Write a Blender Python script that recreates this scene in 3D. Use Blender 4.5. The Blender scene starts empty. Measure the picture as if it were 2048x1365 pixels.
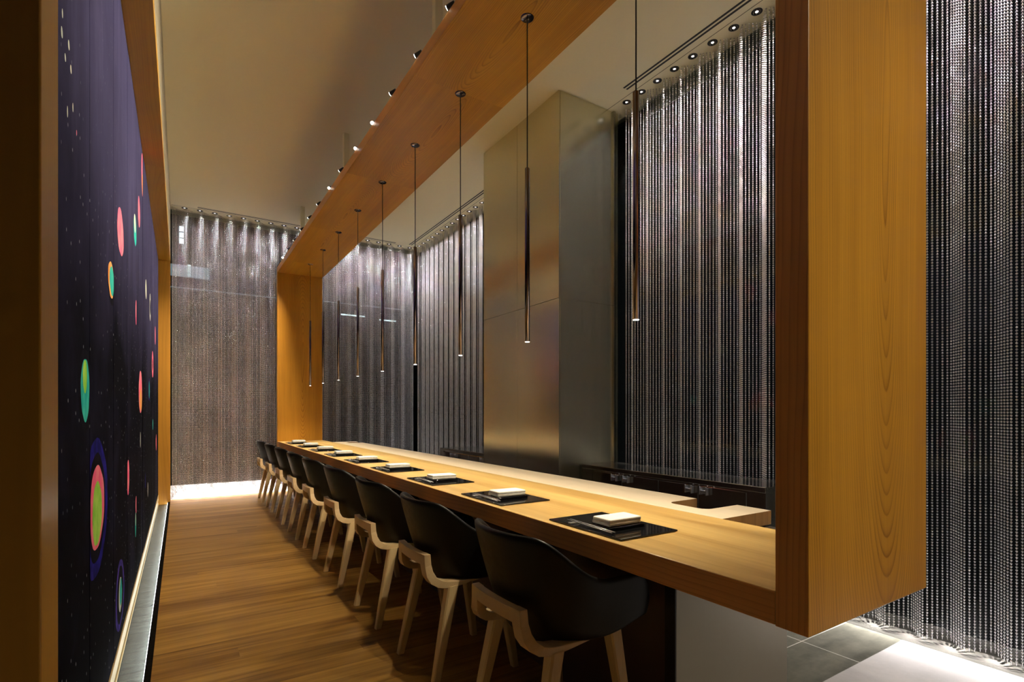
import bpy, bmesh, math, random
from mathutils import Vector, Matrix
random.seed(7)
C = bpy.context.scene
COL = C.collection

# ---------------------------------------------------------------- camera, world, exposure
TH = math.atan((1024 - 360.5) / 1047)
cd = bpy.data.cameras.new('camera'); cam = bpy.data.objects.new('camera', cd); COL.objects.link(cam)
cd.sensor_width = 36; cd.lens = 1047 / 2048 * 36; cd.shift_y = (824.7 - 682.5) / 2048; cd.clip_start = .02
cam.location = (0, 0, 1.18); cam.rotation_euler = (math.pi / 2, 0, -TH)
C.camera = cam
w = bpy.data.worlds.new('night'); C.world = w; w.use_nodes = True
w.node_tree.nodes['Background'].inputs[0].default_value = (.0016, .0017, .0018, 1)
w.node_tree.nodes['Background'].inputs[1].default_value = 1.0
C.view_settings.view_transform = 'Standard'; C.view_settings.look = 'None'
C.view_settings.gamma = 1; C.view_settings.exposure = 1.3
WARM = (1, .80, .52); NEUT = (1, .90, .84); COOL = (1, .97, .94)

def spot(name, loc, to, power, angle, blend, color, radius=.02, parent=None):
    l = bpy.data.lights.new(name, 'SPOT'); l.energy = power; l.spot_size = math.radians(angle); l.spot_blend = blend
    l.color = color; l.shadow_soft_size = radius
    o = bpy.data.objects.new(name, l); COL.objects.link(o); o.location = loc
    d = Vector(to) - Vector(loc); o.rotation_euler = d.to_track_quat('-Z', 'Y').to_euler()
    return o

# ---------------------------------------------------------------- dimensions (metres)
ZC = 3.97                       # ceiling
XF, XR, XB = 1.16, 1.773, 2.09  # counter front, timber back, pale worktop back
ZT, ZB = .766, .687             # counter top / underside
Y0, Y1 = .62, 8.03              # near frame outer face, far frame inner face
BZ = 3.16                       # underside of overhead beam
XG, YG = 3.54, 8.58             # window glass planes
TZ = -.08                       # tile floor

# ---------------------------------------------------------------- node helpers
class N:
    def __init__(s, name):
        s.m = bpy.data.materials.new(name); s.m.use_nodes = True
        s.t = s.m.node_tree; s.t.nodes.clear()
        s.out = s.t.nodes.new('ShaderNodeOutputMaterial')
    def n(s, typ, **kw):
        x = s.t.nodes.new(typ)
        for k, v in kw.items(): setattr(x, k, v)
        return x
    def put(s, sock, v):
        if v is None: return
        if hasattr(v, 'is_linked') or hasattr(v, 'links'): s.t.links.new(v, sock)
        else:
            if isinstance(v, (tuple, list)) and len(v) == 3 and sock.type == 'RGBA': v = (*v, 1)
            sock.default_value = v
    def M(s, op, a, b=None, c=None):
        x = s.n('ShaderNodeMath', operation=op)
        for i, v in enumerate((a, b, c)): s.put(x.inputs[i], v)
        return x.outputs[0]
    def obj(s):
        x = s.n('ShaderNodeTexCoord').outputs['Object']
        y = s.n('ShaderNodeSeparateXYZ'); s.put(y.inputs[0], x); return x, y.outputs
    def comb(s, a, b, c):
        x = s.n('ShaderNodeCombineXYZ')
        for i, v in enumerate((a, b, c)): s.put(x.inputs[i], v)
        return x.outputs[0]
    def noise(s, vec, scale, detail=3, rough=.55):
        x = s.n('ShaderNodeTexNoise'); s.put(x.inputs['Vector'], vec); x.inputs['Scale'].default_value = scale
        x.inputs['Detail'].default_value = detail; x.inputs['Roughness'].default_value = rough
        return x.outputs[0]
    def white(s, v):
        x = s.n('ShaderNodeTexWhiteNoise', noise_dimensions='1D'); s.put(x.inputs['W'], v); return x.outputs[0]
    def mix(s, f, a, b, mode='MIX'):
        x = s.n('ShaderNodeMix', data_type='RGBA', blend_type=mode); s.put(x.inputs[0], f); s.put(x.inputs[6], a); s.put(x.inputs[7], b)
        return x.outputs[2]
    def remap(s, v, a, b, lo=0., hi=1.):
        x = s.n('ShaderNodeMapRange'); s.put(x.inputs[0], v)
        for i, q in enumerate((a, b, lo, hi)): x.inputs[i + 1].default_value = q
        return x.outputs[0]
    def bump(s, hgt, strength, dist=.01):
        x = s.n('ShaderNodeBump'); x.inputs['Strength'].default_value = strength; x.inputs['Distance'].default_value = dist
        s.put(x.inputs['Height'], hgt); return x.outputs[0]
    def bsdf(s, color, rough=.5, metal=0., normal=None, **kw):
        b = s.n('ShaderNodeBsdfPrincipled'); s.put(b.inputs['Base Color'], color); s.put(b.inputs['Roughness'], rough)
        s.put(b.inputs['Metallic'], metal)
        if normal is not None: s.put(b.inputs['Normal'], normal)
        for k, v in kw.items(): s.put(b.inputs[k.replace('_', ' ')], v)
        s.t.links.new(b.outputs[0], s.out.inputs[0]); return s.m

def wood(name, light, dark, grain='Y', across='X', third='Z', wc=0., l0=0., t0=0., tsign=1., board=None, d0=.045, a=.07,
         freq=115., line=1.0, rough=.34, spec=.4, boff=0., bk=1.):
    k = N(name); vec, xyz = k.obj(); ax = {'X': 0, 'Y': 1, 'Z': 2}
    l = k.M('SUBTRACT', xyz[ax[grain]], l0); wv = k.M('SUBTRACT', xyz[ax[across]], wc)
    t = k.M('MULTIPLY', k.M('SUBTRACT', xyz[ax[third]], t0), tsign)
    idn = None
    if board:
        q = k.M('ADD', k.M('DIVIDE', l, board), boff); idn = k.M('FLOOR', q)
        l = k.M('MULTIPLY', k.M('SUBTRACT', k.M('FRACT', q), .5), board)
        rnd = k.white(idn); rnd2 = k.white(k.M('ADD', idn, 17.3))
        wv = k.M('ADD', wv, k.M('MULTIPLY', k.M('SUBTRACT', rnd, .5), .16))
        l = k.M('ADD', l, k.M('MULTIPLY', k.M('SUBTRACT', rnd2, .5), .5))
    warp = k.noise(k.comb(k.M('MULTIPLY', wv, 3.), k.M('MULTIPLY', l, 1.1), t), 1.0, 2)
    wv2 = k.M('ADD', wv, k.M('MULTIPLY', k.M('SUBTRACT', warp, .5), .05))
    d = k.M('ADD', k.M('ADD', k.M('MULTIPLY', k.M('MULTIPLY', l, l), a), d0), t)
    r = k.M('SQRT', k.M('ADD', k.M('MULTIPLY', wv2, wv2), k.M('MULTIPLY', d, d)))
    r = k.M('ADD', r, k.M('MULTIPLY', k.M('SUBTRACT', k.noise(k.comb(0., k.M('MULTIPLY', r, 14.), 0.), 1., 2), .5), .03))
    f = k.M('FRACT', k.M('MULTIPLY', r, freq))
    ring = k.M('MULTIPLY', k.M('POWER', f, 4.5), k.remap(f, .93, 1., 1., 0.))
    ring = k.M('MULTIPLY', ring, k.remap(k.noise(k.comb(wv2, l, t), 3., 2), .3, .7, .4, 1.))
    st = k.noise(k.comb(k.M('MULTIPLY', wv2, 70.), k.M('MULTIPLY', l, 1.6), k.M('MULTIPLY', t, 70.)), 1., 3)
    broad = k.noise(k.comb(k.M('MULTIPLY', wv2, 7.), k.M('MULTIPLY', l, .35), k.M('MULTIPLY', t, 7.)), 1., 2)
    fac = k.M('ADD', k.M('MULTIPLY', ring, line), k.M('ADD', k.remap(st, .3, .75, 0., .22), k.remap(broad, .35, .7, -.1 * bk, .2 * bk)))
    if idn is not None: fac = k.M('ADD', fac, k.M('MULTIPLY', k.M('SUBTRACT', k.white(k.M('ADD', idn, 5.)), .5), .22))
    x = k.n('ShaderNodeClamp'); k.put(x.inputs[0], fac)
    col = k.mix(x.outputs[0], light, dark)
    return k.bsdf(col, rough, 0., k.bump(k.M('MULTIPLY', st, -1.), .05, .002), Specular_IOR_Level=spec)

def plain(name, col, rough=.5, metal=0., **kw):
    k = N(name); vec, xyz = k.obj()
    n = k.noise(vec, 40., 2)
    return k.bsdf(col, k.remap(n, .3, .7, rough * .9, min(1., rough * 1.1)), metal, **kw)

def emit(name, col, strength):
    k = N(name); e = k.n('ShaderNodeEmission'); k.put(e.inputs[0], col); e.inputs[1].default_value = strength
    k.t.links.new(e.outputs[0], k.out.inputs[0]); return k.m

def steel(name, col, rough=.3, axis='Z', aniso=.6):
    k = N(name); vec, xyz = k.obj()
    sc = {'Z': (400., 400., 1.2), 'Y': (400., 1.2, 400.)}[axis]
    v = k.comb(*[k.M('MULTIPLY', xyz[i], sc[i]) for i in range(3)])
    n = k.noise(v, 1., 2)
    return k.bsdf(k.mix(k.remap(n, .3, .7), tuple(q * .95 for q in col), col), k.remap(n, .3, .7, rough * .9, rough * 1.1), 1.)

def floor_mat():
    k = N('floor_planks'); vec, xyz = k.obj(); W = .118
    q = k.M('DIVIDE', xyz[1], W); idn = k.M('FLOOR', q); fr = k.M('FRACT', q)
    r1 = k.white(idn)
    xx = k.M('DIVIDE', k.M('ADD', xyz[0], k.M('MULTIPLY', r1, 9.)), 4.)
    bid = k.M('ADD', k.M('MULTIPLY', idn, 7.13), k.M('FLOOR', xx)); xf = k.M('FRACT', xx)
    rb = k.white(bid)
    sv = k.comb(k.M('ADD', k.M('MULTIPLY', xyz[0], 1.1), k.M('MULTIPLY', rb, 40.)), k.M('MULTIPLY', xyz[1], 24.), rb)
    st = k.noise(sv, 1., 4, .6)
    st2 = k.noise(k.comb(k.M('MULTIPLY', xyz[0], 2.), k.M('MULTIPLY', xyz[1], 160.), rb), 1., 2)
    fac = k.M('ADD', k.remap(st, .36, .68, 0., .8), k.M('ADD', k.M('MULTIPLY', k.M('SUBTRACT', rb, .5), .6), k.remap(st2, .3, .7, 0., .10)))
    x = k.n('ShaderNodeClamp'); k.put(x.inputs[0], fac)
    col = k.mix(x.outputs[0], (.395, .215, .044), (.14, .058, .011))
    gap = k.M('MULTIPLY', k.remap(k.M('ABSOLUTE', k.M('SUBTRACT', fr, .5)), .485, .497, 0., .75), 1.)
    gx = k.remap(k.M('ABSOLUTE', k.M('SUBTRACT', xf, .5)), .4985, .4995, 0., .7)
    col = k.mix(gap, col, (.05, .02, .007))
    return k.bsdf(col, k.remap(st, .3, .7, .30, .42), 0., k.bump(st2, .05, .002), Specular_IOR_Level=.4)

def tile_mat():
    k = N('grey_floor_tile'); vec, xyz = k.obj()
    n = k.noise(k.comb(k.M('MULTIPLY', xyz[0], 2.5), k.M('MULTIPLY', xyz[1], 9.), 0.), 1., 6, .65)
    n2 = k.noise(vec, 30., 4)
    f = k.M('ADD', k.remap(n, .3, .7, 0., .8), k.remap(n2, .3, .7, -.1, .2))
    col = k.mix(f, (.055, .055, .042), (.175, .168, .13))
    gx = k.remap(k.M('ABSOLUTE', k.M('SUBTRACT', k.M('FRACT', k.M('DIVIDE', k.M('SUBTRACT', xyz[0], 2.885), .6)), .5)), .4955, .497, 0., 1.)
    gy = k.remap(k.M('ABSOLUTE', k.M('SUBTRACT', k.M('FRACT', k.M('DIVIDE', k.M('SUBTRACT', xyz[1], 1.577), .6)), .5)), .4955, .497, 0., 1.)
    col = k.mix(k.M('MAXIMUM', gx, gy), col, (.55, .53, .47))
    return k.bsdf(col, .33, 0.)

def stone_mat(name, c1, c2, rough):
    k = N(name); vec, xyz = k.obj()
    n = k.noise(vec, 3., 6, .6); n2 = k.noise(vec, 60., 3)
    return k.bsdf(k.mix(k.M('ADD', k.remap(n, .35, .65, 0., .8), k.remap(n2, .3, .7, 0., .2)), c1, c2), rough)

def glass_mat():
    k = N('dark_window_glass'); tr = k.n('ShaderNodeBsdfTransparent'); tr.inputs[0].default_value = (.72, .76, .75, 1)
    g = k.n('ShaderNodeBsdfGlossy'); g.inputs['Roughness'].default_value = .03; g.inputs[0].default_value = (.9, .93, .92, 1)
    fr = k.n('ShaderNodeFresnel'); fr.inputs[0].default_value = 1.3
    mx = k.n('ShaderNodeMixShader'); k.put(mx.inputs[0], fr.outputs[0]); k.t.links.new(tr.outputs[0], mx.inputs[1]); k.t.links.new(g.outputs[0], mx.inputs[2])
    k.t.links.new(mx.outputs[0], k.out.inputs[0]); return k.m

def canvas_mat():
    k = N('painted_night_sky'); vec, xyz = k.obj()
    n = k.noise(vec, 1.3, 5, .6); n2 = k.noise(k.comb(xyz[0], k.M('MULTIPLY', xyz[1], 6.), k.M('MULTIPLY', xyz[2], 1.2)), 1., 4, .6)
    z = k.M('ADD', k.remap(xyz[2], 1.35, 2.75), k.M('MULTIPLY', k.M('SUBTRACT', n, .5), .9))  # violet rise holds both the sky paint and the spots' glow on it
    x = k.n('ShaderNodeClamp'); k.put(x.inputs[0], z)
    base = k.mix(x.outputs[0], (.002, .0023, .0055), (.058, .055, .128))
    base = k.mix(k.M('MULTIPLY', k.remap(n2, .5, .75, 0., .5), x.outputs[0]), base, (.105, .098, .20))
    v = k.n('ShaderNodeTexVoronoi', voronoi_dimensions='2D'); k.put(v.inputs['Vector'], k.comb(xyz[1], k.M('MULTIPLY', xyz[2], .7), 0.)); v.inputs['Scale'].default_value = 15.
    dots = k.remap(v.outputs['Distance'], .035, .065, 1., 0.)
    ry = k.n('ShaderNodeSeparateColor'); k.put(ry.inputs[0], v.outputs['Color'])
    dots = k.M('MULTIPLY', dots, k.remap(ry.outputs[0], .55, .6, 0., 1.))
    dots = k.M('MULTIPLY', dots, k.remap(x.outputs[0], 0., .7, 1., .12))
    dots = k.M('MULTIPLY', dots, k.remap(k.noise(vec, 2.3, 2), .42, .6, .25, 1.))
    col = k.mix(k.M('MULTIPLY', dots, .75), base, (.55, .6, .65))
    return k.bsdf(col, .9, 0., None, Specular_IOR_Level=.02)

def paint_mat(name, c1, c2, sc=14., rough=.9, spec=.02):
    k = N(name); vec, xyz = k.obj()
    return k.bsdf(k.mix(k.remap(k.noise(vec, sc, 4), .38, .62), c1, c2), rough, Specular_IOR_Level=spec)

def wave_mat():
    k = N('backlit_ripple_glass'); vec, xyz = k.obj()
    n = k.noise(k.comb(k.M('MULTIPLY', xyz[0], 6.), k.M('MULTIPLY', xyz[1], 26.), 0.), 1., 4, .6)
    n2 = k.noise(vec, 260., 2)
    return k.bsdf(k.mix(k.remap(n, .3, .7), (.022, .026, .022), (.09, .10, .088)), .2, 0., k.bump(k.M('ADD', n, k.M('MULTIPLY', n2, .35)), .9, .03), Specular_IOR_Level=.2)

AMB_L, AMB_D = (.62, .300, .030), (.24, .085, .007)
mat = dict(
    upright=wood('amber_cedar_upright', AMB_L, AMB_D, 'Z', 'X', 'Y', wc=1.53, l0=1.95, t0=Y0, board=None, a=.075, d0=.03),
    upright_far=wood('amber_cedar_far_upright', AMB_L, AMB_D, 'Z', 'X', 'Y', wc=1.50, l0=1.9, t0=Y1, a=.075, d0=.03),
    beam=wood('amber_cedar_beam', AMB_L, AMB_D, 'Y', 'X', 'Z', wc=1.47, l0=1.43, t0=BZ, board=1.48, a=.16, d0=.035),
    edge=wood('red_cedar_edge_baked_light', (.78, .37, .105), (.36, .135, .032), 'Y', 'Z', 'X', wc=.6, l0=0., t0=XF, tsign=1., a=.004, d0=.12, freq=90., line=.6, rough=.4),  # same wood, redder, its colour brightened for the weakly lit side faces
    edgev=wood('red_cedar_upright_edge_baked_light', (.78, .37, .105), (.36, .135, .032), 'Z', 'Y', 'X', wc=.55, l0=0., t0=XF, tsign=1., a=.012, d0=.06, freq=85., line=.7, rough=.4),
    counter=wood('amber_cedar_counter', (.68, .455, .155), (.37, .185, .042), 'Y', 'X', 'Z', wc=1.25, l0=3., t0=ZT, tsign=-1., a=.004, d0=.16, freq=55., line=.42, rough=.33, bk=2.2),
    pale=wood('pale_cypress', (.79, .67, .49), (.66, .51, .33), 'Y', 'X', 'Z', wc=1.8, l0=4., t0=ZT, tsign=-1., a=.006, d0=.1, freq=80., line=.35, rough=.42),
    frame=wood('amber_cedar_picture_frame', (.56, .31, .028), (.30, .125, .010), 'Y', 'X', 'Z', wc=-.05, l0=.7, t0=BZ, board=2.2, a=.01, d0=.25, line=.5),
    framev=wood('amber_cedar_post_baked_shade', (.38, .185, .022), (.19, .075, .008), 'Z', 'X', 'Y', wc=-.05, l0=1.5, t0=8., a=.006, d0=.3, line=.5, rough=.3),  # post wood tinted darker to stand in for wash light missing it
    ash=wood('pale_ash', (.82, .63, .33), (.66, .46, .21), 'Z', 'X', 'Y', wc=.0, l0=.2, t0=0., a=.1, d0=.08, freq=120., line=.35, rough=.4),
    ashb=wood('pale_ash_bent', (.78, .58, .31), (.58, .39, .18), 'Y', 'Z', 'X', wc=.4, l0=0., t0=-.3, a=.3, d0=.05, freq=260., line=.5, rough=.4),
    endgrain=wood('cypress_end', (.34, .18, .06), (.09, .04, .012), 'Z', 'X', 'Y', wc=1.9, l0=.7, t0=1.2, a=.2, d0=.02, freq=30., line=.8),
    floor=floor_mat(), tile=tile_mat(), canvas=canvas_mat(), glass=glass_mat(), wave=wave_mat(),
    ceiling=plain('warm_white_ceiling', (.82, .76, .53), .9), wallstrip=plain('beige_wall', (.27, .235, .165), .9),
    backwall=plain('brown_wall', (.08, .05, .025), .8),
    whitefloor=stone_mat('pale_stone', (.36, .345, .33), (.46, .44, .425), .5), sill=stone_mat('polished_grey_stone', (.035, .034, .029), (.055, .053, .045), .22),
    kerb=stone_mat('white_stone', (.36, .355, .345), (.42, .415, .405), .6),
    bronze=steel('brushed_bronze_steel', (.74, .70, .53), .23), darksteel=steel('dark_brushed_steel', (.50, .475, .40), .13), satin=steel('satin_steel', (.30, .268, .21), .36),
    dkpanel=plain('dark_brown_panel', (.075, .045, .038), .42), matte=plain('matte_black', (.004, .0035, .003), .9, Specular_IOR_Level=.05), black=plain('black_paint', (.012, .011, .010), .4),
    shell=plain('black_shell', (.0045, .0043, .0037), .42, Specular_IOR_Level=.3), chrome=plain('chrome', (.8, .8, .8), .12, 1.), gunmetal=plain('black_chrome', (.21, .185, .205), .13, 1.),
    bead=plain('silver_bead', (.84, .84, .86), .22, 1.), lacquer=plain('black_lacquer', (.006, .006, .0065), .06, Specular_IOR_Level=.6),
    towel=paint_mat('white_towel', (.80, .78, .70), (.88, .86, .79), 60.), silver=plain('silver_lacquer', (.55, .56, .58), .25, .6),
    lens=emit('lamp_glow', (1, .93, .82), 14.), led=emit('led_strip', (.93, 1, .95), 7.), lens2=emit('downlight_glow', (1, .94, .9), 1.0), star=emit('spot_glow', (1, .95, .88), 14.),
    brass=plain('pale_brass_trim', (.62, .46, .22), .35, .3), olive=plain('olive_recess', (.16, .13, .065), .5), seam=plain('dark_seam', (.05, .04, .025), .8),
)

# ---------------------------------------------------------------- mesh helpers
def bx(bm, lo, hi, bev=0., seg=2, mi=0):
    lo, hi = Vector(lo), Vector(hi)
    r = bmesh.ops.create_cube(bm, size=1.)
    vs = r['verts']; c = (lo + hi) / 2; s = hi - lo
    for v in vs: v.co = Vector((v.co.x * s.x, v.co.y * s.y, v.co.z * s.z)) + c
    fs = {f for v in vs for f in v.link_faces}
    for f in fs: f.material_index = mi
    if bev > 0:
        es = list({e for v in vs for e in v.link_edges})
        r = bmesh.ops.bevel(bm, geom=es, offset=bev, segments=seg, affect='EDGES', profile=.5)
        for f in r['faces']: f.material_index = mi; f.smooth = True
    return bm
def cyl(bm, p, q, r, seg=20, r2=None, caps=True, mi=0):
    p, q = Vector(p), Vector(q); d = q - p; r2 = r if r2 is None else r2
    m = Matrix.Translation((p + q) / 2) @ d.to_track_quat('Z', 'Y').to_matrix().to_4x4()
    x = bmesh.ops.create_cone(bm, cap_ends=caps, segments=seg, radius1=r, radius2=r2, depth=d.length, matrix=m)
    for f in {f for v in x['verts'] for f in v.link_faces}:
        f.material_index = mi; f.smooth = len(f.verts) == 4
    return bm
def lathe(bm, prof, c, seg=24, mi=0):
    c = Vector(c); rings = []
    for r, z in prof:
        rings.append([bm.verts.new(c + Vector((r * math.cos(2 * math.pi * i / seg), r * math.sin(2 * math.pi * i / seg), z))) for i in range(seg)])
    for a, b in zip(rings, rings[1:]):
        for i in range(seg):
            f = bm.faces.new((a[i], a[(i + 1) % seg], b[(i + 1) % seg], b[i])); f.smooth = True; f.material_index = mi
    return bm
def loft(bm, rings, cap=True, smooth=False):
    R = [[bm.verts.new(p) for p in r] for r in rings]; n = len(R[0])
    for a, b in zip(R, R[1:]):
        for i in range(n):
            f = bm.faces.new((a[i], a[(i + 1) % n], b[(i + 1) % n], b[i])); f.smooth = smooth
    if cap: bm.faces.new(R[0][::-1]); bm.faces.new(R[-1])
    return bm
def prism(bm, pts, z0, z1, bev=0.):
    a = [bm.verts.new((x, y, z0)) for x, y in pts]; b = [bm.verts.new((x, y, z1)) for x, y in pts]; n = len(pts)
    fs = [bm.faces.new(a[::-1]), bm.faces.new(b)]
    for i in range(n): fs.append(bm.faces.new((a[i], a[(i + 1) % n], b[(i + 1) % n], b[i])))
    bmesh.ops.recalc_face_normals(bm, faces=fs)
    return bm
def obj(name, bm, m, parent=None):
    bmesh.ops.recalc_face_normals(bm, faces=bm.faces)
    me = bpy.data.meshes.new(name); bm.to_mesh(me); bm.free()
    for x in (m if isinstance(m, (list, tuple)) else [m]): me.materials.append(mat[x])
    o = bpy.data.objects.new(name, me); COL.objects.link(o)
    if parent: o.parent = parent
    return o
def box(name, lo, hi, m, parent=None, bev=0.): return obj(name, bx(bmesh.new(), lo, hi, bev), m, parent)
def tag(o, label, cat, group=None, kind=None):
    o['label'] = label; o['category'] = cat
    if group: o['group'] = group
    if kind: o['kind'] = kind
    return o
def thing(name, label, cat, loc=(0, 0, 0), group=None):
    o = bpy.data.objects.new(name, None); COL.objects.link(o); o.location = loc; o.empty_display_size = .1
    return tag(o, label, cat, group)
def struct(name, lo, hi, m, label=None, bev=0.):
    o = box(name, lo, hi, m, None, bev); o['kind'] = 'structure'
    if label: o['label'] = label
    return o
def edged(o, m):                # long side faces: reddish cedar, lightened to stand in for missing light
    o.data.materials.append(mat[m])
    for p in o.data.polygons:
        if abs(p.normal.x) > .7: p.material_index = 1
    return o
def rel(parent, o):            # keep a world-built mesh where it is under a parent that has a location
    o.data.transform(Matrix.Translation(-parent.location)); return o
def dup(root, loc, label):
    r = root.copy(); COL.objects.link(r); r.location = loc; r['label'] = label
    for ch in list(root.children):
        if ch.type == 'LIGHT' or ch.type == 'MESH':
            c = ch.copy(); COL.objects.link(c); c.parent = r
            for g in ch.children:
                d = g.copy(); COL.objects.link(d); d.parent = c
    return r
ORD = 'first second third fourth fifth sixth seventh eighth ninth tenth eleventh twelfth thirteenth fourteenth fifteenth sixteenth seventeenth eighteenth nineteenth twentieth'.split()

# ---------------------------------------------------------------- room shell
struct('floor', (-.11, -1.6, -.12), (1.44, 8.42, 0), 'floor', 'brown timber plank floor between the painting and the counter')
struct('floor_tile', (1.44, 1.288, -.14), (3.37, 8.42, TZ), 'tile', 'dark grey stone tile floor behind the counter')
struct('floor_pale', (1.44, -1.6, -.14), (3.37, 1.288, TZ), 'whitefloor', 'pale stone floor at the near end')
struct('trim_1', (3.37, -1.6, -.14), (XG + .02, 8.6, TZ + .001), 'sill', 'polished grey stone strip under the side bead curtain')
struct('trim_2', (-.11, 8.42, -.14), (3.37, YG + .02, -.001), 'kerb', 'white stone strip under the end bead curtain')
struct('baseboard_right', (XG, -1.6, TZ), (XG + .06, 8.6, -.01), 'sill', 'low grey kerb below the side window')
b_ = loft(bmesh.new(), [[(x, 8.45, -.002), (x, YG + .05, -.002), (x, YG + .05, .165), (x, YG - .005, .165)] for x in (-.26, XG)])  # slope shaped into the kerb so its face catches the downlights
o_ = obj('baseboard_end', b_, 'kerb'); o_['kind'] = 'structure'; o_['label'] = 'sloped white stone kerb below the end window'
struct('ceiling', (-.4, -1.7, ZC), (XG + .2, YG + .2, ZC + .06), 'ceiling', 'warm white ceiling')
struct('wall_left', (-.9, -1.7, -.14), (-.262, YG + .1, ZC), 'wallstrip', 'wall behind the painting')
struct('wall_back', (-.9, -1.76, -.14), (XG + .2, -1.7, ZC), 'backwall', 'brown wall behind the viewer')
struct('wall_left_header', (-.262, .65, 3.236), (-.112, YG, ZC), 'wallstrip', 'beige wall strip above the picture frame')
struct('wall_left_end', (-.262, 8.262, -.14), (-.125, YG, 3.236), 'wallstrip', 'wall end beyond the picture frame')
struct('window_1', (XG + .004, -1.6, -.01), (XG + .014, YG, ZC), 'glass', 'dark night window along the side wall')
struct('window_2', (-.3, YG + .004, .165), (XG, YG + .014, ZC), 'glass', 'dark night window on the end wall')
struct('trim_3', (XG + .002, 8.55, -.1), (XG + .03, 8.60, ZC), 'black', 'dark mullion in the window corner')

# steel clad column
pil = thing('pillar', 'bronze brushed steel clad column from floor to ceiling', 'column', (2.76, 3.6, TZ)); pil['kind'] = 'structure'
PX, PX2, PY, PY2 = 2.76, 3.45, 3.6, 4.925
rel(pil, box('core', (PX + .012, PY + .012, TZ), (PX2, PY2, ZC - .004), 'seam', pil))
for (a, b) in ((PY, 4.262), (4.266, PY2)):
    for (z0, z1) in ((TZ, 2.166), (2.170, ZC - .006)):
        rel(pil, box('front_panel', (PX, a, z0), (PX + .012, b, z1), 'bronze', pil, .001))
for (z0, z1) in ((TZ, 2.166), (2.170, ZC - .006)):
    rel(pil, box('side_panel', (PX + .014, PY - .002, z0), (PX2, PY + .011, z1), 'bronze', pil, .001))
rel(pil, box('edge_channel', (PX2 - .07, PY - .02, TZ), (PX2 - .045, PY - .002, ZC - .006), 'darksteel', pil))

# ceiling slots and seams
def slot(name, lo, hi, label):
    o = thing(name, label, 'air vent', ((lo[0] + hi[0]) / 2, lo[1], ZC)); L = (lo, hi)
    if hi[1] - lo[1] > hi[0] - lo[0]:
        m = (lo[0] + hi[0]) / 2; wd = (hi[0] - lo[0])
        segs = [((lo[0] + wd * .12, lo[1]), (lo[0] + wd * .38, hi[1])), ((lo[0] + wd * .62, lo[1]), (lo[0] + wd * .88, hi[1]))]
    else:
        wd = hi[1] - lo[1]; segs = [((lo[0], lo[1] + wd * .12), (hi[0], lo[1] + wd * .38)), ((lo[0], lo[1] + wd * .62), (hi[0], lo[1] + wd * .88))]
    rel(o, box('frame', (lo[0], lo[1], ZC - .0012), (hi[0], hi[1], ZC - .0004), 'ceiling', o))
    for a, b in segs: rel(o, box('slot_opening', (a[0], a[1], ZC - .002), (b[0], b[1], ZC - .0008), 'black', o))
    return o
slot('linear_vent', (3.205, .1, 0), (3.275, 3.29, 0), 'black double slot vent in ceiling right of the column')
slot('linear_vent', (3.205, 5.0, 0), (3.275, 8.28, 0), 'black double slot vent in ceiling beyond the column')
slot('linear_vent', (.2, 8.285, 0), (3.0, 8.345, 0), 'slot vent in ceiling along the end window')
struct('trim_4', (3.325, -1.6, ZC - .0015), (3.329, 8.4, ZC - .0005), 'seam', 'thin ceiling joint along the side curtain')
struct('trim_5', (-.1, 8.385, ZC - .0015), (3.32, 8.389, ZC - .0005), 'seam', 'thin ceiling joint along the end curtain')

# ---------------------------------------------------------------- timber loop: counter, uprights, overhead beam
fr = thing('timber_frame', 'amber cedar counter and overhead beam joined by two uprights', 'counter', (XF, Y0, ZB))
TK = .076
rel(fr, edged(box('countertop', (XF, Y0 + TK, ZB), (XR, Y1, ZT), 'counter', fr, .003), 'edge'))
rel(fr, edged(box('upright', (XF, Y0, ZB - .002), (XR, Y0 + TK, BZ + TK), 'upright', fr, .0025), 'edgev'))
rel(fr, box('upright', (XF, Y1, ZB - .002), (XR, Y1 + TK, BZ + TK), 'upright_far', fr, .0025))
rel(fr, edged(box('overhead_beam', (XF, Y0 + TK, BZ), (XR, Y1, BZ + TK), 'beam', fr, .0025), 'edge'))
for y in (.92, 3.12, 5.33, 7.54):
    rel(fr, box('hanger', (1.38, y - .025, BZ + TK - .002), (1.43, y + .025, ZC), 'ceiling', fr))
for o in fr.children: o.data.transform(Matrix.Translation(Vector(fr.location))); o.matrix_parent_inverse = Matrix.Translation(-Vector(fr.location))

wt = thing('worktop', 'pale cypress worktop with two tongues behind the amber counter', 'worktop')
nl = 8
def arc(cx, cy, r, a0, a1): return [(cx + r * math.cos(math.radians(a0 + (a1 - a0) * i / nl)), cy + r * math.sin(math.radians(a0 + (a1 - a0) * i / nl))) for i in range(nl + 1)]
pts = [(XR + .002, 1.277)] + [(XB + .01, 1.277), (XB + .01, 1.436)] + arc(1.925, 1.476, .04, 270, 180) + [(1.885, 1.60)] + arc(1.925, 1.604, .04, 180, 90)[1:] + \
      [(XB, 1.644), (XB, 7.1)] + arc(1.96, 7.14, .04, 270, 180) + arc(1.96, 7.26, .04, 180, 90) + [(XB, 7.3), (XB, 7.42), (XR + .002, 7.42)]
b = prism(bmesh.new(), pts, ZT - .058, ZT - .0005); bmesh.ops.recalc_face_normals(b, faces=b.faces)
for f in b.faces: f.material_index = 1 if abs(f.normal.y) > .6 else 0
obj('slab', b, ['pale', 'endgrain'], wt)
box('steel_ledge', (XR + .002, .98, ZT - .075), (XB - .01, 1.27, ZT - .062), 'satin', wt, .002)

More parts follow.
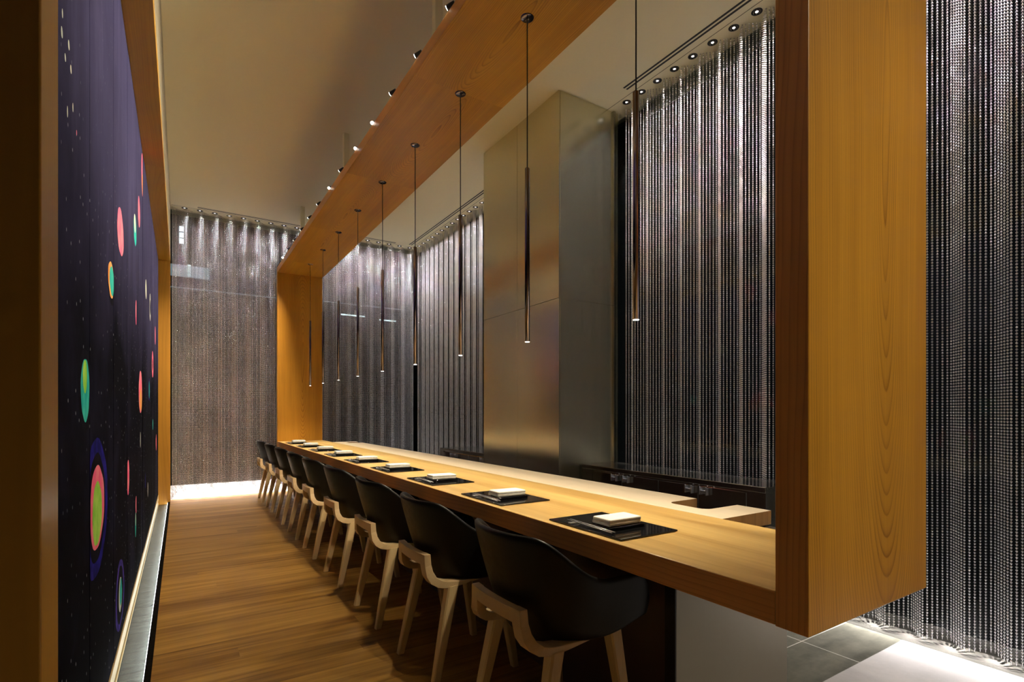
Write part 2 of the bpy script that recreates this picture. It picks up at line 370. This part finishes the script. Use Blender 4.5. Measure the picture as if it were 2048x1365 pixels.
cb = thing('counter_base', 'dark panelled counter base with a satin steel end', 'counter base')
box('front_panel', (1.42, 1.215, 0), (1.44, 7.9, ZB - .001), 'dkpanel', cb)
box('end_panel', (1.42, 1.2, TZ), (2.085, 1.2135, ZB - .002), 'satin', cb, .001)
box('corner_strip', (1.414, 1.2, TZ + .08), (1.4195, 1.245, ZB - .002), 'black', cb)
box('carcass', (1.441, 1.2145, TZ), (2.075, 7.9, ZB - .003), 'dkpanel', cb)

# ---------------------------------------------------------------- picture wall
pf = thing('picture_frame', 'amber cedar frame around the long night sky painting', 'picture frame')
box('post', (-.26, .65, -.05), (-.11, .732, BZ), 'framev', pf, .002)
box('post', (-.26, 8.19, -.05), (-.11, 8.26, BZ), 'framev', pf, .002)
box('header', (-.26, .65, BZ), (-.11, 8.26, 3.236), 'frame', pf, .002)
box('sill_strip', (-.252, .734, .042), (-.236, 8.188, .106), 'brass', pf, .002)
box('sill_recess', (-.252, .734, -.03), (-.243, 8.188, .041), 'olive', pf)
box('sill_bead', (-.243, .734, -.02), (-.238, 8.188, 0), 'brass', pf)

PINK, GRN, ORG, TEAL, BLUE, CREAM, BLACKP, VIO = 1, 2, 3, 4, 5, 6, 7, 8
mat['pink'] = paint_mat('pink_paint', (.95, .14, .28), (.98, .27, .33)); mat['green'] = paint_mat('green_paint', (.30, .72, .08), (.50, .82, .14))
mat['orange'] = paint_mat('orange_paint', (.95, .34, .09), (.85, .45, .17)); mat['teal'] = paint_mat('teal_paint', (.02, .40, .38), (.06, .58, .48))
mat['bluep'] = paint_mat('blue_halo_paint', (.022, .016, .26), (.010, .010, .10)); mat['cream'] = paint_mat('cream_paint', (.70, .72, .62), (.6, .68, .6))
mat['blackp'] = paint_mat('black_paint_disc', (.004, .004, .008), (.008, .008, .014)); mat['violet'] = paint_mat('violet_halo_paint', (.10, .055, .42), (.04, .03, .2))
PM = ['canvas', 'pink', 'green', 'orange', 'teal', 'bluep', 'cream', 'blackp', 'violet']
discs = [  # y, z, list of (ry, rz, colour, dy, dz)
    (2.28, .855, [(.30, .235, BLUE, 0, 0), (.22, .185, BLACKP, 0, 0), (.185, .142, PINK, 0, 0), (.12, .108, GRN, -.01, -.02)]),
    (3.09, .315, [(.27, .20, VIO, 0, 0), (.20, .165, BLACKP, 0, 0), (.10, .10, CREAM, 0, 0), (.07, .08, TEAL, .02, .01)]),
    (2.01, 1.247, [(.085, .095, TEAL, 0, 0), (.13, .125, BLACKP, 0, 0), (.085, .095, TEAL, 0, 0), (.04, .05, GRN, -.01, .04)]),
    (2.705, 1.725, [(.16, .105, BLACKP, .02, -.02), (.13, .092, ORG, 0, 0), (.10, .075, TEAL, .03, 0)]),
    (3.113, 2.039, [(.20, .135, PINK, 0, 0)]), (4.067, 2.332, [(.15, .12, TEAL, 0, 0), (.09, .07, CREAM, -.04, .04)]),
    (4.449, 2.565, [(.14, .13, PINK, 0, 0)]), (4.612, 1.323, [(.24, .19, PINK, 0, 0), (.17, .10, ORG, .03, -.07)]),
    (6.558, 1.669, [(.22, .17, PINK, 0, 0), (.10, .08, BLACKP, 0, 0)]), (5.835, 1.385, [(.12, .13, BLUE, 0, 0), (.08, .1, TEAL, 0, 0)]),
    (4.85, 2.979, [(.17, .20, PINK, 0, 0), (.10, .10, ORG, .02, -.09)]), (4.111, .461, [(.06, .10, TEAL, 0, 0), (.03, .05, CREAM, 0, .04)]),
    (3.54, .824, [(.09, .12, PINK, 0, 0)]), (4.156, .582, [(.06, .07, PINK, 0, 0)]), (6.025, 2.173, [(.13, .16, CREAM, 0, 0), (.09, .09, BLACKP, .02, 0)]),
    (4.156, 1.825, [(.06, .10, PINK, 0, 0)]), (5.2, .62, [(.05, .08, BLUE, 0, 0)]), (5.6, .5, [(.05, .08, CREAM, 0, 0)]), (4.6, .98, [(.035, .07, CREAM, 0, 0)]),
    (6.6, 1.05, [(.08, .07, TEAL, 0, 0)]), (7.5, .82, [(.12, .12, PINK, 0, 0)]), (7.2, 2.05, [(.1, .13, PINK, 0, 0)]), (5.3, 2.2, [(.12, .1, CREAM, 0, 0)]),
    (1.645, 2.095, [(.02, .022, CREAM, 0, 0)]), (1.652, 2.145, [(.013, .018, CREAM, 0, 0)]), (1.69, 2.06, [(.016, .016, CREAM, 0, 0)]), (1.739, 2.12, [(.02, .02, CREAM, 0, 0)]),
    (1.77, 2.075, [(.018, .018, CREAM, 0, 0)]), (1.80, 1.99, [(.012, .02, CREAM, 0, 0)]), (1.72, 1.94, [(.012, .024, CREAM, 0, 0)]), (1.86, 1.95, [(.01, .012, PINK, 0, 0)]),
]
pt = thing('painting', 'long panelled painting of coloured planets on a dark night sky', 'painting')
seams = [.733] + [.73 + .69 * i for i in range(1, 11)] + [8.188]
for i in range(11):
    a, c = seams[i] + .0003, seams[i + 1] - .0003; bm = bmesh.new()
    xx = -.2405 - .0003 * (i % 3)
    bx(bm, (-.258, a, .107), (xx, c, BZ - .001))
    for v in bm.verts:
        if v.co.x > -.25 and v.co.y > (a + c) / 2: v.co.x -= .0012 if i % 2 else .0004
    for (y, z, lst) in discs:
        if not a <= y < c: continue
        for lv, (ry, rz, ci, dy, dz) in enumerate(lst):
            if rz < .03: ry *= .7; rz *= .75
            if rz < .21 and y > 2.4 or len(lst) == 1: ry *= .8; rz *= .8; dy *= .8; dz *= .8
            pp = []
            for q in range(40):
                an = 2 * math.pi * q / 40; rr = 1 + .03 * math.sin(3 * an + y * 9) + .015 * math.sin(7 * an + z * 5)
                pp.append((min(max(y + dy + ry * rr * math.cos(an), a + .001), c - .001), min(max(z + dz + rz * rr * math.sin(an), .112), BZ - .004)))
            if max(p[0] for p in pp) - min(p[0] for p in pp) < .004: continue
            vs = []; tl = (.0012 if i % 2 else .0004) / (c - a)
            for p in pp:
                x2 = xx + .0005 + lv * .0005 - tl * (p[0] - a)
                if not vs or (Vector((x2, *p)) - vs[-1].co).length > 1e-5: vs.append(bm.verts.new((x2, *p)))
            if len(vs) > 3:
                try: bm.faces.new(vs).material_index = ci
                except ValueError: pass
    obj('painted_panel', bm, PM, pt)

ch = thing('light_channel', 'lit ripple glass floor channel at the foot of the painting', 'floor light')
box('ripple_glass', (-.2375, .734, -.06), (-.137, 8.188, -.025), 'wave', ch)
box('black_border', (-.137, .734, -.06), (-.1105, 8.188, .004), 'matte', ch, .001)
box('led_strip', (-.1392, .734, -.020), (-.1372, 8.188, -.006), 'led', ch)
for y in (3.86, 5.95): box('clip', (-.150, y - .006, -.004), (-.125, y + .006, .0055), 'chrome', ch)

# ---------------------------------------------------------------- chairs
def smooth(a, b, x):
    x = min(1., max(0., (x - a) / (b - a))); return x * x * (3 - 2 * x)
def shell_bm():
    bm = bmesh.new(); NT, NS = 36, 12; grid = []
    def plan(t, hw, xb, xf, xc, e=2.3):
        a = abs(t); sg = 1 if t >= 0 else -1
        if a < .58:
            ph = a / .58 * math.pi / 2
            x = xc - (xc - xb) * math.cos(ph) ** (2 / e) if math.cos(ph) > 1e-9 else xc
            y = hw * math.sin(ph) ** (2 / e) if ph > 0 else 0.
            return x, sg * y
        q = (a - .58) / .42
        return xc + (xf - xc) * q, sg * (hw - .012 * q * q)
    for i in range(NT + 1):
        t = -1 + 2 * i / NT; a = abs(t); row = []
        zt = .645 + .150 * (1 - smooth(.24, .62, a)) - .05 * smooth(.90, 1., a) ** 2
        zb = .430 + .062 * smooth(.55, 1., a)
        for j in range(NS + 1):
            s = j / NS; z = zb + (zt - zb) * s
            k = (z - .432) / .363
            bulge = k ** .55 if k > 0 else 0
            hw = .178 + .075 * smooth(.4, .9, a) * (1 - min(1., bulge)) + .10 * min(1., bulge)
            xb = -.135 - .122 * min(1., max(0, k) ** .75)
            xf = .232 + .012 * math.sin(s * math.pi)
            x, y = plan(t, hw, xb, xf, .015)
            row.append(bm.verts.new((x, y, z)))
        grid.append(row)
    for i in range(NT):
        for j in range(NS): bm.faces.new((grid[i][j], grid[i + 1][j], grid[i + 1][j + 1], grid[i][j + 1])).smooth = True
    # seat pan: connect left and right bottom edges
    half = NT // 2; prev = [grid[half][0]]
    for d in range(1, half + 1):
        L, R = grid[half - d][0], grid[half + d][0]; nr = [L]
        for q in range(1, 6):
            f = q / 6; p = L.co.lerp(R.co, f); p.z -= .008 * math.sin(math.pi * f) * (1 if d < half else .5); nr.append(bm.verts.new(p))
        nr.append(R)
        if d == 1:
            for q in range(6): bm.faces.new((prev[0], nr[q], nr[q + 1])).smooth = True
        else:
            for q in range(6): bm.faces.new((prev[q], nr[q], nr[q + 1], prev[q + 1])).smooth = True
        prev = nr
    return bm
def leg_bm(top, foot, wt_=.050, wf=.031):
    bm = bmesh.new(); rings = []
    for p, wd in ((top, wt_), ((Vector(top) * .55 + Vector(foot) * .45), (wt_ * .6 + wf * .4)), (foot, wf)):
        x, y, z = p; h = wd / 2; c = h * .25
        rings.append([(x - h + c, y - h, z), (x + h - c, y - h, z), (x + h, y - h + c, z), (x + h, y + h - c, z), (x + h - c, y + h, z), (x - h + c, y + h, z), (x - h, y + h - c, z), (x - h, y - h + c, z)])
    return loft(bm, rings)
def bracket_bm():               # bent laminated seat frame: two J-shaped arms joined by a rear bar
    bm = bmesh.new()
    outer = [(-.238, .566), (-.234, .515), (-.226, .474), (-.208, .446), (-.180, .428), (-.145, .420), (-.105, .419), (-.055, .424), (.0, .431), (.045, .437)]
    inner = [(-.208, .566), (-.204, .522), (-.196, .494), (-.182, .470), (-.160, .454), (-.130, .446), (-.100, .443), (-.055, .441), (.0, .440), (.045, .441)]
    for sg in (-1, 1):
        rings = []
        for k, ((xo, zo), (xi, zi)) in enumerate(zip(outer, inner)):
            f = k / 9; ya, yb = .112 + .03 * smooth(0, .6, f), .156 + .040 * smooth(0, .5, f)
            dx = .010 * (1 - smooth(0, .35, f))
            rings.append([(xo + dx, sg * yb, zo), (xi + dx, sg * yb, zi), (xi + dx * .6, sg * ya, zi), (xo + dx * .6, sg * ya, zo)])
        loft(bm, rings)
    rings = []
    for k in range(13):
        y = -.135 + .27 * k / 12; dx = .008 * (abs(y) / .135) ** 2
        rings.append([(-.238 + dx, y, .5652), (-.2085 + dx, y, .5652), (-.2045 + dx, y, .518), (-.234 + dx, y, .518)])
    loft(bm, rings)
    bmesh.ops.recalc_face_normals(bm, faces=bm.faces)
    return bm
def make_chair(label):
    t = thing('armchair', label, 'chair', (0, 0, 0), 'black armchairs along the counter')
    s = obj('shell', shell_bm(), 'shell', t)
    md = s.modifiers.new('thick', 'SOLIDIFY'); md.thickness = .022; md.offset = -1; md.use_rim = True
    md = s.modifiers.new('round', 'SUBSURF'); md.levels = 1; md.render_levels = 1
    f = obj('seat_frame', bracket_bm(), 'ashb', t)
    md = f.modifiers.new('soft', 'BEVEL'); md.width = .003; md.segments = 2
    for sx, sy in ((-1, -1), (-1, 1), (1, -1), (1, 1)):
        top = (-.108 if sx < 0 else .135, sy * .176, .425 if sx < 0 else .445)
        obj('leg', leg_bm(top, (sx * .202, sy * .202, .002)), 'ash', t)
    return t
CHY = [1.505, 2.25, 3.0, 3.80, 4.593, 5.345, 6.12, 6.91, 7.70]
CHX = 1.11
def place_words(i): return ('nearest to the camera' if i == 0 else 'at the far end' if i == 8 else ORD[i] + ' from the near end')
ch0 = make_chair('black armchair with pale ash legs, ' + place_words(0)); ch0.location = (CHX, CHY[0], 0)
for i in range(1, 9): dup(ch0, (CHX, CHY[i], 0), 'black armchair with pale ash legs at the counter, ' + place_words(i))

# ---------------------------------------------------------------- place settings
PY_ = [1.418 + .742 * i for i in range(9)]
def setting(i, y):
    wd = 'nearest seat' if i == 0 else 'farthest seat' if i == 8 else ORD[i] + ' seat from the near end'
    if i == 0:
        a = box('place_mat', (-.134, -.194, 0), (.134, .194, .006), 'lacquer', None, .002)
        s1 = obj('chopstick', cyl(bmesh.new(), (0, -.118, 0), (0, .118, 0),   .0027, 10, .0018), 'silver')
        s2 = obj('chopstick', cyl(bmesh.new(), (0, -.118, 0), (0, .118, 0),   .0027, 10, .0018), 'silver')
        r = box('chopstick_rest', (-.022, -.008, 0), (.022, .008, .007), 'silver', None, .002)
        tr = box('towel_tray', (-.083, -.055, 0), (.083, .055, .012), 'lacquer', None, .002)
        b = bmesh.new()
        for k, (z0, z1, sh) in enumerate(((0, .0125, 0), (.0105, .0240, .002))): bx(b, (-.078 + sh, -.046 + .001 * k, z0), (.078 + sh, .046 - .002 * k, z1), .0056, 4)
        for v in b.verts: v.co.z += .0026 * math.cos(v.co.x * 19) * (v.co.z > .006) + .0008 * math.sin(v.co.x * 60) + .0012 * math.sin(v.co.y * 75 + 1); v.co.y += .003 * math.sin(v.co.x * 34)
        bmesh.ops.translate(b, verts=b.verts, vec=(0, 0, .0024))
        t = obj('hand_towel', b, 'towel')
        setting.src = (a, s1, s2, r, tr, t)
    else:
        setting.src = tuple(o.copy() for o in setting.src)
        for o in setting.src: COL.objects.link(o)
    a, s1, s2, r, tr, t = setting.src
    a.location = (1.322, y, ZT + .0004); tag(a, 'black lacquer place mat at the ' + wd, 'place mat', 'place mats')
    tr.location = (1.315, y - .04, ZT + .006); tag(tr, 'low black towel tray on the mat at the ' + wd, 'tray', 'towel trays')
    t.location = (1.315, y - .04, ZT + .018); tag(t, 'folded white hand towel at the ' + wd, 'towel', 'hand towels')
    r.location = (1.216, y + .078, ZT + .006); tag(r, 'small silver chopstick rest at the ' + wd, 'chopstick rest', 'chopstick rests')
    for q, (o, dx) in enumerate(((s1, 0.006), (s2, -.008))):
        o.location = (1.216 + dx, y - .012, ZT + .0150); o.rotation_euler = (math.radians(1.3), 0, 0)
        tag(o, 'silver chopstick %s at the %s' % ('nearer the towel' if q == 0 else 'nearer the counter edge', wd), 'chopstick', 'chopsticks')
for i, y in enumerate(PY_): setting(i, y)

# ---------------------------------------------------------------- pendants
PDY = [1.436 + .742 * i for i in range(9)]
pd = None
for i, y in enumerate(PDY):
    lab = 'slim black chrome tube pendant, ' + ('nearest' if i == 0 else 'farthest' if i == 8 else ORD[i] + ' from the near upright')
    if pd is None:
        pd = thing('pendant_lamp', lab, 'pendant lamp', (1.471, y, BZ - .0004), 'tube pendants under the beam')
        obj('canopy', lathe(bmesh.new(), [(0, -.006), (.028, -.006), (.033, -.003), (.034, 0)], (0, 0, 0)), 'gunmetal', pd)
        obj('cord', cyl(bmesh.new(), (0, 0, -.004), (0, 0, 2.405 - BZ), .003, 8), 'black', pd)
        zb = 1.533 - BZ; zt = 2.405 - BZ
        tb = obj('tube', lathe(bmesh.new(), [(0, zt), (.0105, zt), (.0125, zt - .003), (.0125, zb), (.0112, zb), (.0112, zb + .03)], (0, 0, 0), 28), 'gunmetal', pd)
        obj('lamp', cyl(bmesh.new(), (0, 0, zb - .0005), (0, 0, zb + .006), .0110, 20), 'lens', tb)
        L = spot('pendant_light', (0, 0, zb - .004), (0, 0, zb - 1), 14.5, 115, .8, (1, .87, .65), .011); L.parent = pd
    else: dup(pd, (1.471, y, BZ - .0004), lab)

# ---------------------------------------------------------------- small spotlights on the beam edge
BSY = [.71 + .43 * i for i in range(17)]
def beam_spot(d, aim):
    t = thing('spotlight', '', 'spotlight', (0, 0, 0), 'spotlights on the beam edge')
    obj('bracket', bx(bmesh.new(), (-.006, -.008, -.012), (.010, .008, .012)), 'black', t)
    d = Vector(d).normalized()
    obj('head', cyl(bmesh.new(), Vector((0, 0, .016)) - d * .02, Vector((0, 0, .016)) + d * .026, .013, 16), 'black', t)
    obj('lens', cyl(bmesh.new(), Vector((0, 0, .016)) + d * .026, Vector((0, 0, .016)) + d * .028, .011, 16), 'star', t)
    L = spot('spot_light', Vector((-.075, 0, .02)), Vector((-.075, 0, .02)) + Vector(aim), 17.5, 120, 1., (1, .86, .65), .012); L.parent = t
    return t
AIM = (-1.4, 0, -.5)
bs, bs2 = beam_spot((-.6, .78, -.28), AIM), beam_spot((-.45, -.75, -.5), AIM); first2 = True
def floor_spot(o):             # every second head points at the floor
    for c in o.children:
        if c.type == 'LIGHT':
            c.data = fl_data; c.rotation_euler = Vector((-.5, .95, -1)).to_track_quat('-Z', 'Y').to_euler()
fl_data = bpy.data.lights.new('floor_spot_light', 'SPOT'); fl_data.energy = 74.; fl_data.spot_size = math.radians(68); fl_data.spot_blend = 1.
fl_data.color = (1, .82, .60); fl_data.shadow_soft_size = .01
for i, y in enumerate(BSY):
    lab = 'tiny black spotlight on the beam edge, ' + (ORD[i]) + ' from the near upright'
    if i in (7, 8, 10, 16):
        if first2: bs2.location = (XF + .012, y, BZ + TK + .012); bs2['label'] = lab + ', shining towards the viewer'; first2 = False
        else: dup(bs2, (XF + .012, y, BZ + TK + .012), lab + ', shining towards the viewer')
    elif i == 0: bs.location = (XF + .012, y, BZ + TK + .012); bs['label'] = lab
    else:
        q = dup(bs, (XF + .012, y, BZ + TK + .012), lab)
        if i % 2: floor_spot(q)

# ---------------------------------------------------------------- bead curtains
def curtain(name, label, path_fn, n, z0, z1):
    me = bpy.data.meshes.new(name); vs, fs, anc = [], [], []
    for i in range(n):
        x, y = path_fn(i); b = len(vs); r = .0011
        for z in (z0, z1):
            for q in range(3): vs.append((x + r * math.cos(q * 2.094), y + r * math.sin(q * 2.094), z)); anc.append(False)
        for q in range(3): fs.append((b + q, b + (q + 1) % 3, b + 3 + (q + 1) % 3, b + 3 + q))
        vs.append((x, y, z1)); anc.append(True)
    me.from_pydata(vs, [], fs); at = me.attributes.new('anchor', 'BOOLEAN', 'POINT')
    at.data.foreach_set('value', anc); me.materials.append(mat['bead'])
    o = bpy.data.objects.new(name, me); COL.objects.link(o); tag(o, label, 'bead curtain', None, 'stuff')
    g = bpy.data.node_groups.new(name + '_beads', 'GeometryNodeTree')
    g.interface.new_socket('Geometry', in_out='INPUT', socket_type='NodeSocketGeometry'); g.interface.new_socket('Geometry', in_out='OUTPUT', socket_type='NodeSocketGeometry')
    nn, L = g.nodes.new, g.links.new
    gi, go = nn('NodeGroupInput'), nn('NodeGroupOutput')
    ln = nn('GeometryNodeMeshLine'); P = .0153; ln.inputs['Count'].default_value = int((z1 - z0) / P); ln.inputs['Start Location'].default_value = (0, 0, -P / 2); ln.inputs['Offset'].default_value = (0, 0, -P)
    ic = nn('GeometryNodeMeshIcoSphere'); ic.inputs['Radius'].default_value = .0057; ic.inputs['Subdivisions'].default_value = 2
    sm = nn('GeometryNodeSetShadeSmooth'); L(ic.outputs[0], sm.inputs[0])
    sx = nn('GeometryNodeSetMaterial'); sx.inputs['Material'].default_value = mat['bead']; L(sm.outputs[0], sx.inputs[0])
    i1 = nn('GeometryNodeInstanceOnPoints'); L(ln.outputs[0], i1.inputs['Points']); L(sx.outputs[0], i1.inputs['Instance'])
    rz = nn('GeometryNodeRealizeInstances'); L(i1.outputs[0], rz.inputs[0])
    na = nn('GeometryNodeInputNamedAttribute'); na.data_type = 'BOOLEAN'; na.inputs['Name'].default_value = 'anchor'
    i2 = nn('GeometryNodeInstanceOnPoints'); L(gi.outputs[0], i2.inputs['Points']); L(na.outputs['Attribute'], i2.inputs['Selection']); L(rz.outputs[0], i2.inputs['Instance'])
    jn = nn('GeometryNodeJoinGeometry'); L(gi.outputs[0], jn.inputs[0]); L(i2.outputs[0], jn.inputs[0]); L(jn.outputs[0], go.inputs[0])
    md = o.modifiers.new('beads', 'NODES'); md.node_group = g
    return o
PER, KN = .18, 11
def zig(i):                      # (along, depth) of chain i
    p, q = divmod(i, KN); u = q / KN
    tri = 1 - abs(2 * u - 1); tri = smooth(0, 1, tri) * .35 + tri * .65
    return (p + u) * PER, tri * .092
rx = lambda y0: (lambda i: (3.41 + zig(i)[1], y0 + zig(i)[0]))
curtain('bead_curtain', 'silver bead chain curtain on the side window, right of the column', rx(-.05 - .18 * 2), int(3.93 / PER * KN), TZ + .03, ZC)
curtain('bead_curtain', 'silver bead chain curtain on the side window, beyond the column', rx(4.95), int(3.47 / PER * KN), TZ + .03, ZC)
curtain('bead_curtain', 'silver bead chain curtain on the end window', lambda i: (-.09 + zig(i)[0], 8.455 + zig(i)[1]), int(3.5 / PER * KN), .012, ZC)

# ---------------------------------------------------------------- downlights washing the curtains
def downlight():
    t = thing('ceiling_downlight', '', 'downlight', (0, 0, 0), 'downlights along the bead curtains')
    obj('trim_ring', lathe(bmesh.new(), [(.026, -.0005), (.034, -.003), (.037, -.002), (.037, 0)], (0, 0, 0)), 'black', t)
    obj('reflector', lathe(bmesh.new(), [(.027, -.001), (.020, -.0015), (.011, -.0008)], (0, 0, 0)), 'chrome', t)
    obj('lamp', cyl(bmesh.new(), (0, 0, -.0012), (0, 0, -.0005), .011, 16), 'lens2', t)
    L = spot('down_light', (0, 0, -.012), (0, 0, -1), 11000., 70, .6, (1, .955, .965), .012); L.parent = t
    # narrow-beam lamp: intensity falls with the angle from the axis, like a measured photometric profile
    L.data.use_nodes = True; T = L.data.node_tree; em = T.nodes['Emission']
    tc = T.nodes.new('ShaderNodeTexCoord'); sp = T.nodes.new('ShaderNodeSeparateXYZ'); T.links.new(tc.outputs['Normal'], sp.inputs[0])
    def mm(op, a, b):
        x = T.nodes.new('ShaderNodeMath'); x.operation = op
        for k, v in enumerate((a, b)):
            if isinstance(v, float): x.inputs[k].default_value = v
            else: T.links.new(v, x.inputs[k])
        return x.outputs[0]
    s2 = mm('ADD', mm('MULTIPLY', sp.outputs[0], sp.outputs[0]), mm('MULTIPLY', sp.outputs[1], sp.outputs[1]))
    T.links.new(mm('POWER', mm('DIVIDE', 1., mm('ADD', 1., mm('MULTIPLY', s2, 2800.))), 1.4), em.inputs['Strength'])
    return t
dl = downlight(); first = [True]
def put_dl(x, y, label, aim):
    if first[0]: o = dl; o.location = (x, y, ZC); o['label'] = label; first[0] = False
    else: o = dup(dl, (x, y, ZC), label)
    for c in o.children:
        if c.type == 'LIGHT': c.rotation_euler = Vector(aim).to_track_quat('-Z', 'Y').to_euler()
OFF = .11
for k in range(19):
    y = 3.50 - PER * (k + .02) - .07
    put_dl(3.392, y, 'chrome downlight in the ceiling, %s from the column towards the viewer' % ORD[k], (.02, 0, -1))
for k in range(19):
    put_dl(3.392, 5.02 + PER * k, 'chrome downlight in the ceiling, %s beyond the column' % ORD[k], (.02, 0, -1))
for k in range(19):
    put_dl(.05 + PER * k, 8.437, 'chrome downlight above the end curtain, %s from the picture frame' % ORD[k], (0, .02, -1))

# ---------------------------------------------------------------- steel sideboards
def sideboard(label, x0, x1, ya, yb, doors, pairs):
    t = thing('sideboard', label, 'sideboard', (x0, ya, TZ)); Z = .72
    P = lambda o: rel(t, o)
    P(box('top', (x0, ya, Z - .035), (x1, yb, Z), 'darksteel', t, .003))
    P(box('body', (x0 + .014, ya + .012, TZ), (x1 - .004, yb - .012, Z - .036), 'darksteel', t))
    P(box('side_stile', (x0 + .002, ya, TZ), (x0 + .0135, doors[0][0] - .004, Z - .036), 'darksteel', t)); P(box('side_stile', (x0 + .002, doors[-1][1] + .004, TZ), (x0 + .0135, yb, Z - .036), 'darksteel', t))
    for k, (a, c, hy) in enumerate(doors):
        d = P(box('door', (x0 + .001, a, TZ + .08), (x0 + .0135, c, Z - .048), 'darksteel', t, .001))
        b = bmesh.new()
        bx(b, (x0 - .032, hy - .028, .620), (x0 + .001, hy - .022, .668), .001); bx(b, (x0 - .032, hy + .022, .620), (x0 + .001, hy + .028, .668), .001)
        bx(b, (x0 - .030, hy - .022, .630), (x0 - .014, hy + .022, .652), .002)
        for s_ in (-.025, .025): cyl(b, (x0 - .028, hy + s_, .668), (x0 - .028, hy + s_, .676), .004, 10)
        h = obj('handle', b, 'silver', d); rel(t, h)
        rel(t, box('door_edge', (x0 - .0005, a - .0035, TZ + .08), (x0 + .0012, a - .0005, Z - .048), 'silver', d))
    return t
sideboard('dark steel sideboard with paired handles, right of the column', 3.0, 3.385, 1.86, 3.58, [(1.99, 2.345, 2.29), (2.352, 2.70, 2.41), (2.706, 3.08, 3.02), (3.086, 3.44, 3.15)], 0)
sideboard('steel sideboard beyond the column, only its left end showing', 2.85, 3.385, 4.95, 6.25, [(5.0, 5.445, 5.10), (5.452, 5.80, 5.75), (5.806, 6.14, 5.86)], 0)

# ---------------------------------------------------------------- house lights behind the viewer
def house(x, y, power, to, label, ang=95):
    t = thing('ceiling_spotlight', label, 'ceiling light', (x, y, ZC))
    obj('trim_ring', lathe(bmesh.new(), [(.045, -.001), (.055, -.006), (.060, -.004), (.060, 0)], (0, 0, 0)), 'black', t)
    obj('lamp', cyl(bmesh.new(), (0, 0, -.003), (0, 0, -.0008), .045, 20), 'lens2', t)
    L = spot('house_light', (0, 0, -.02), Vector(to) - Vector((x, y, ZC)), power, ang, 1., (1, .87, .68), .05); L.parent = t
house(2.75, .25, 14, (2.75, .35, 0), 'ceiling light over the pale stone floor', 48)
house(2.2, -1.45, 180, (1.5, .6, .75), 'ceiling light behind the viewer', 54)

# ---------------------------------------------------------------- lit building seen dimly through the end window
mat['dusk'] = plain('dark_facade', (.03, .032, .034), .8)
mat['glow_white'] = emit('lit_window', (.85, 1, 1), .9); mat['glow_blue'] = emit('lit_office_window', (.55, .75, .85), .16)
bd = thing('exterior_building', 'dim building with lit windows outside the end window', 'building', (0, 12.4, -4))
rel(bd, box('facade', (-3, 12.2, -4), (9, 12.8, 9), 'dusk', bd))
for (x0, z0, x1, z1, m_) in ((-.02, 4.50, .06, 4.60, 'glow_white'), (-.02, 4.62, .06, 4.72, 'glow_white'), (-.02, 4.74, .06, 4.84, 'glow_white'), (-.30, 3.85, .50, 4.08, 'glow_blue'), (.12, 3.86, .18, 4.10, 'glow_white'),
                             (-.4, 3.62, 2.1, 3.64, 'glow_blue'), (2.5, 3.66, 4.6, 3.68, 'glow_blue'), (3.1, 3.40, 3.65, 3.43, 'glow_white'), (4.0, 3.36, 4.4, 3.39, 'glow_white')):
    rel(bd, box('lit_window', (x0, 12.19, z0), (x1, 12.199, z1), m_, bd))
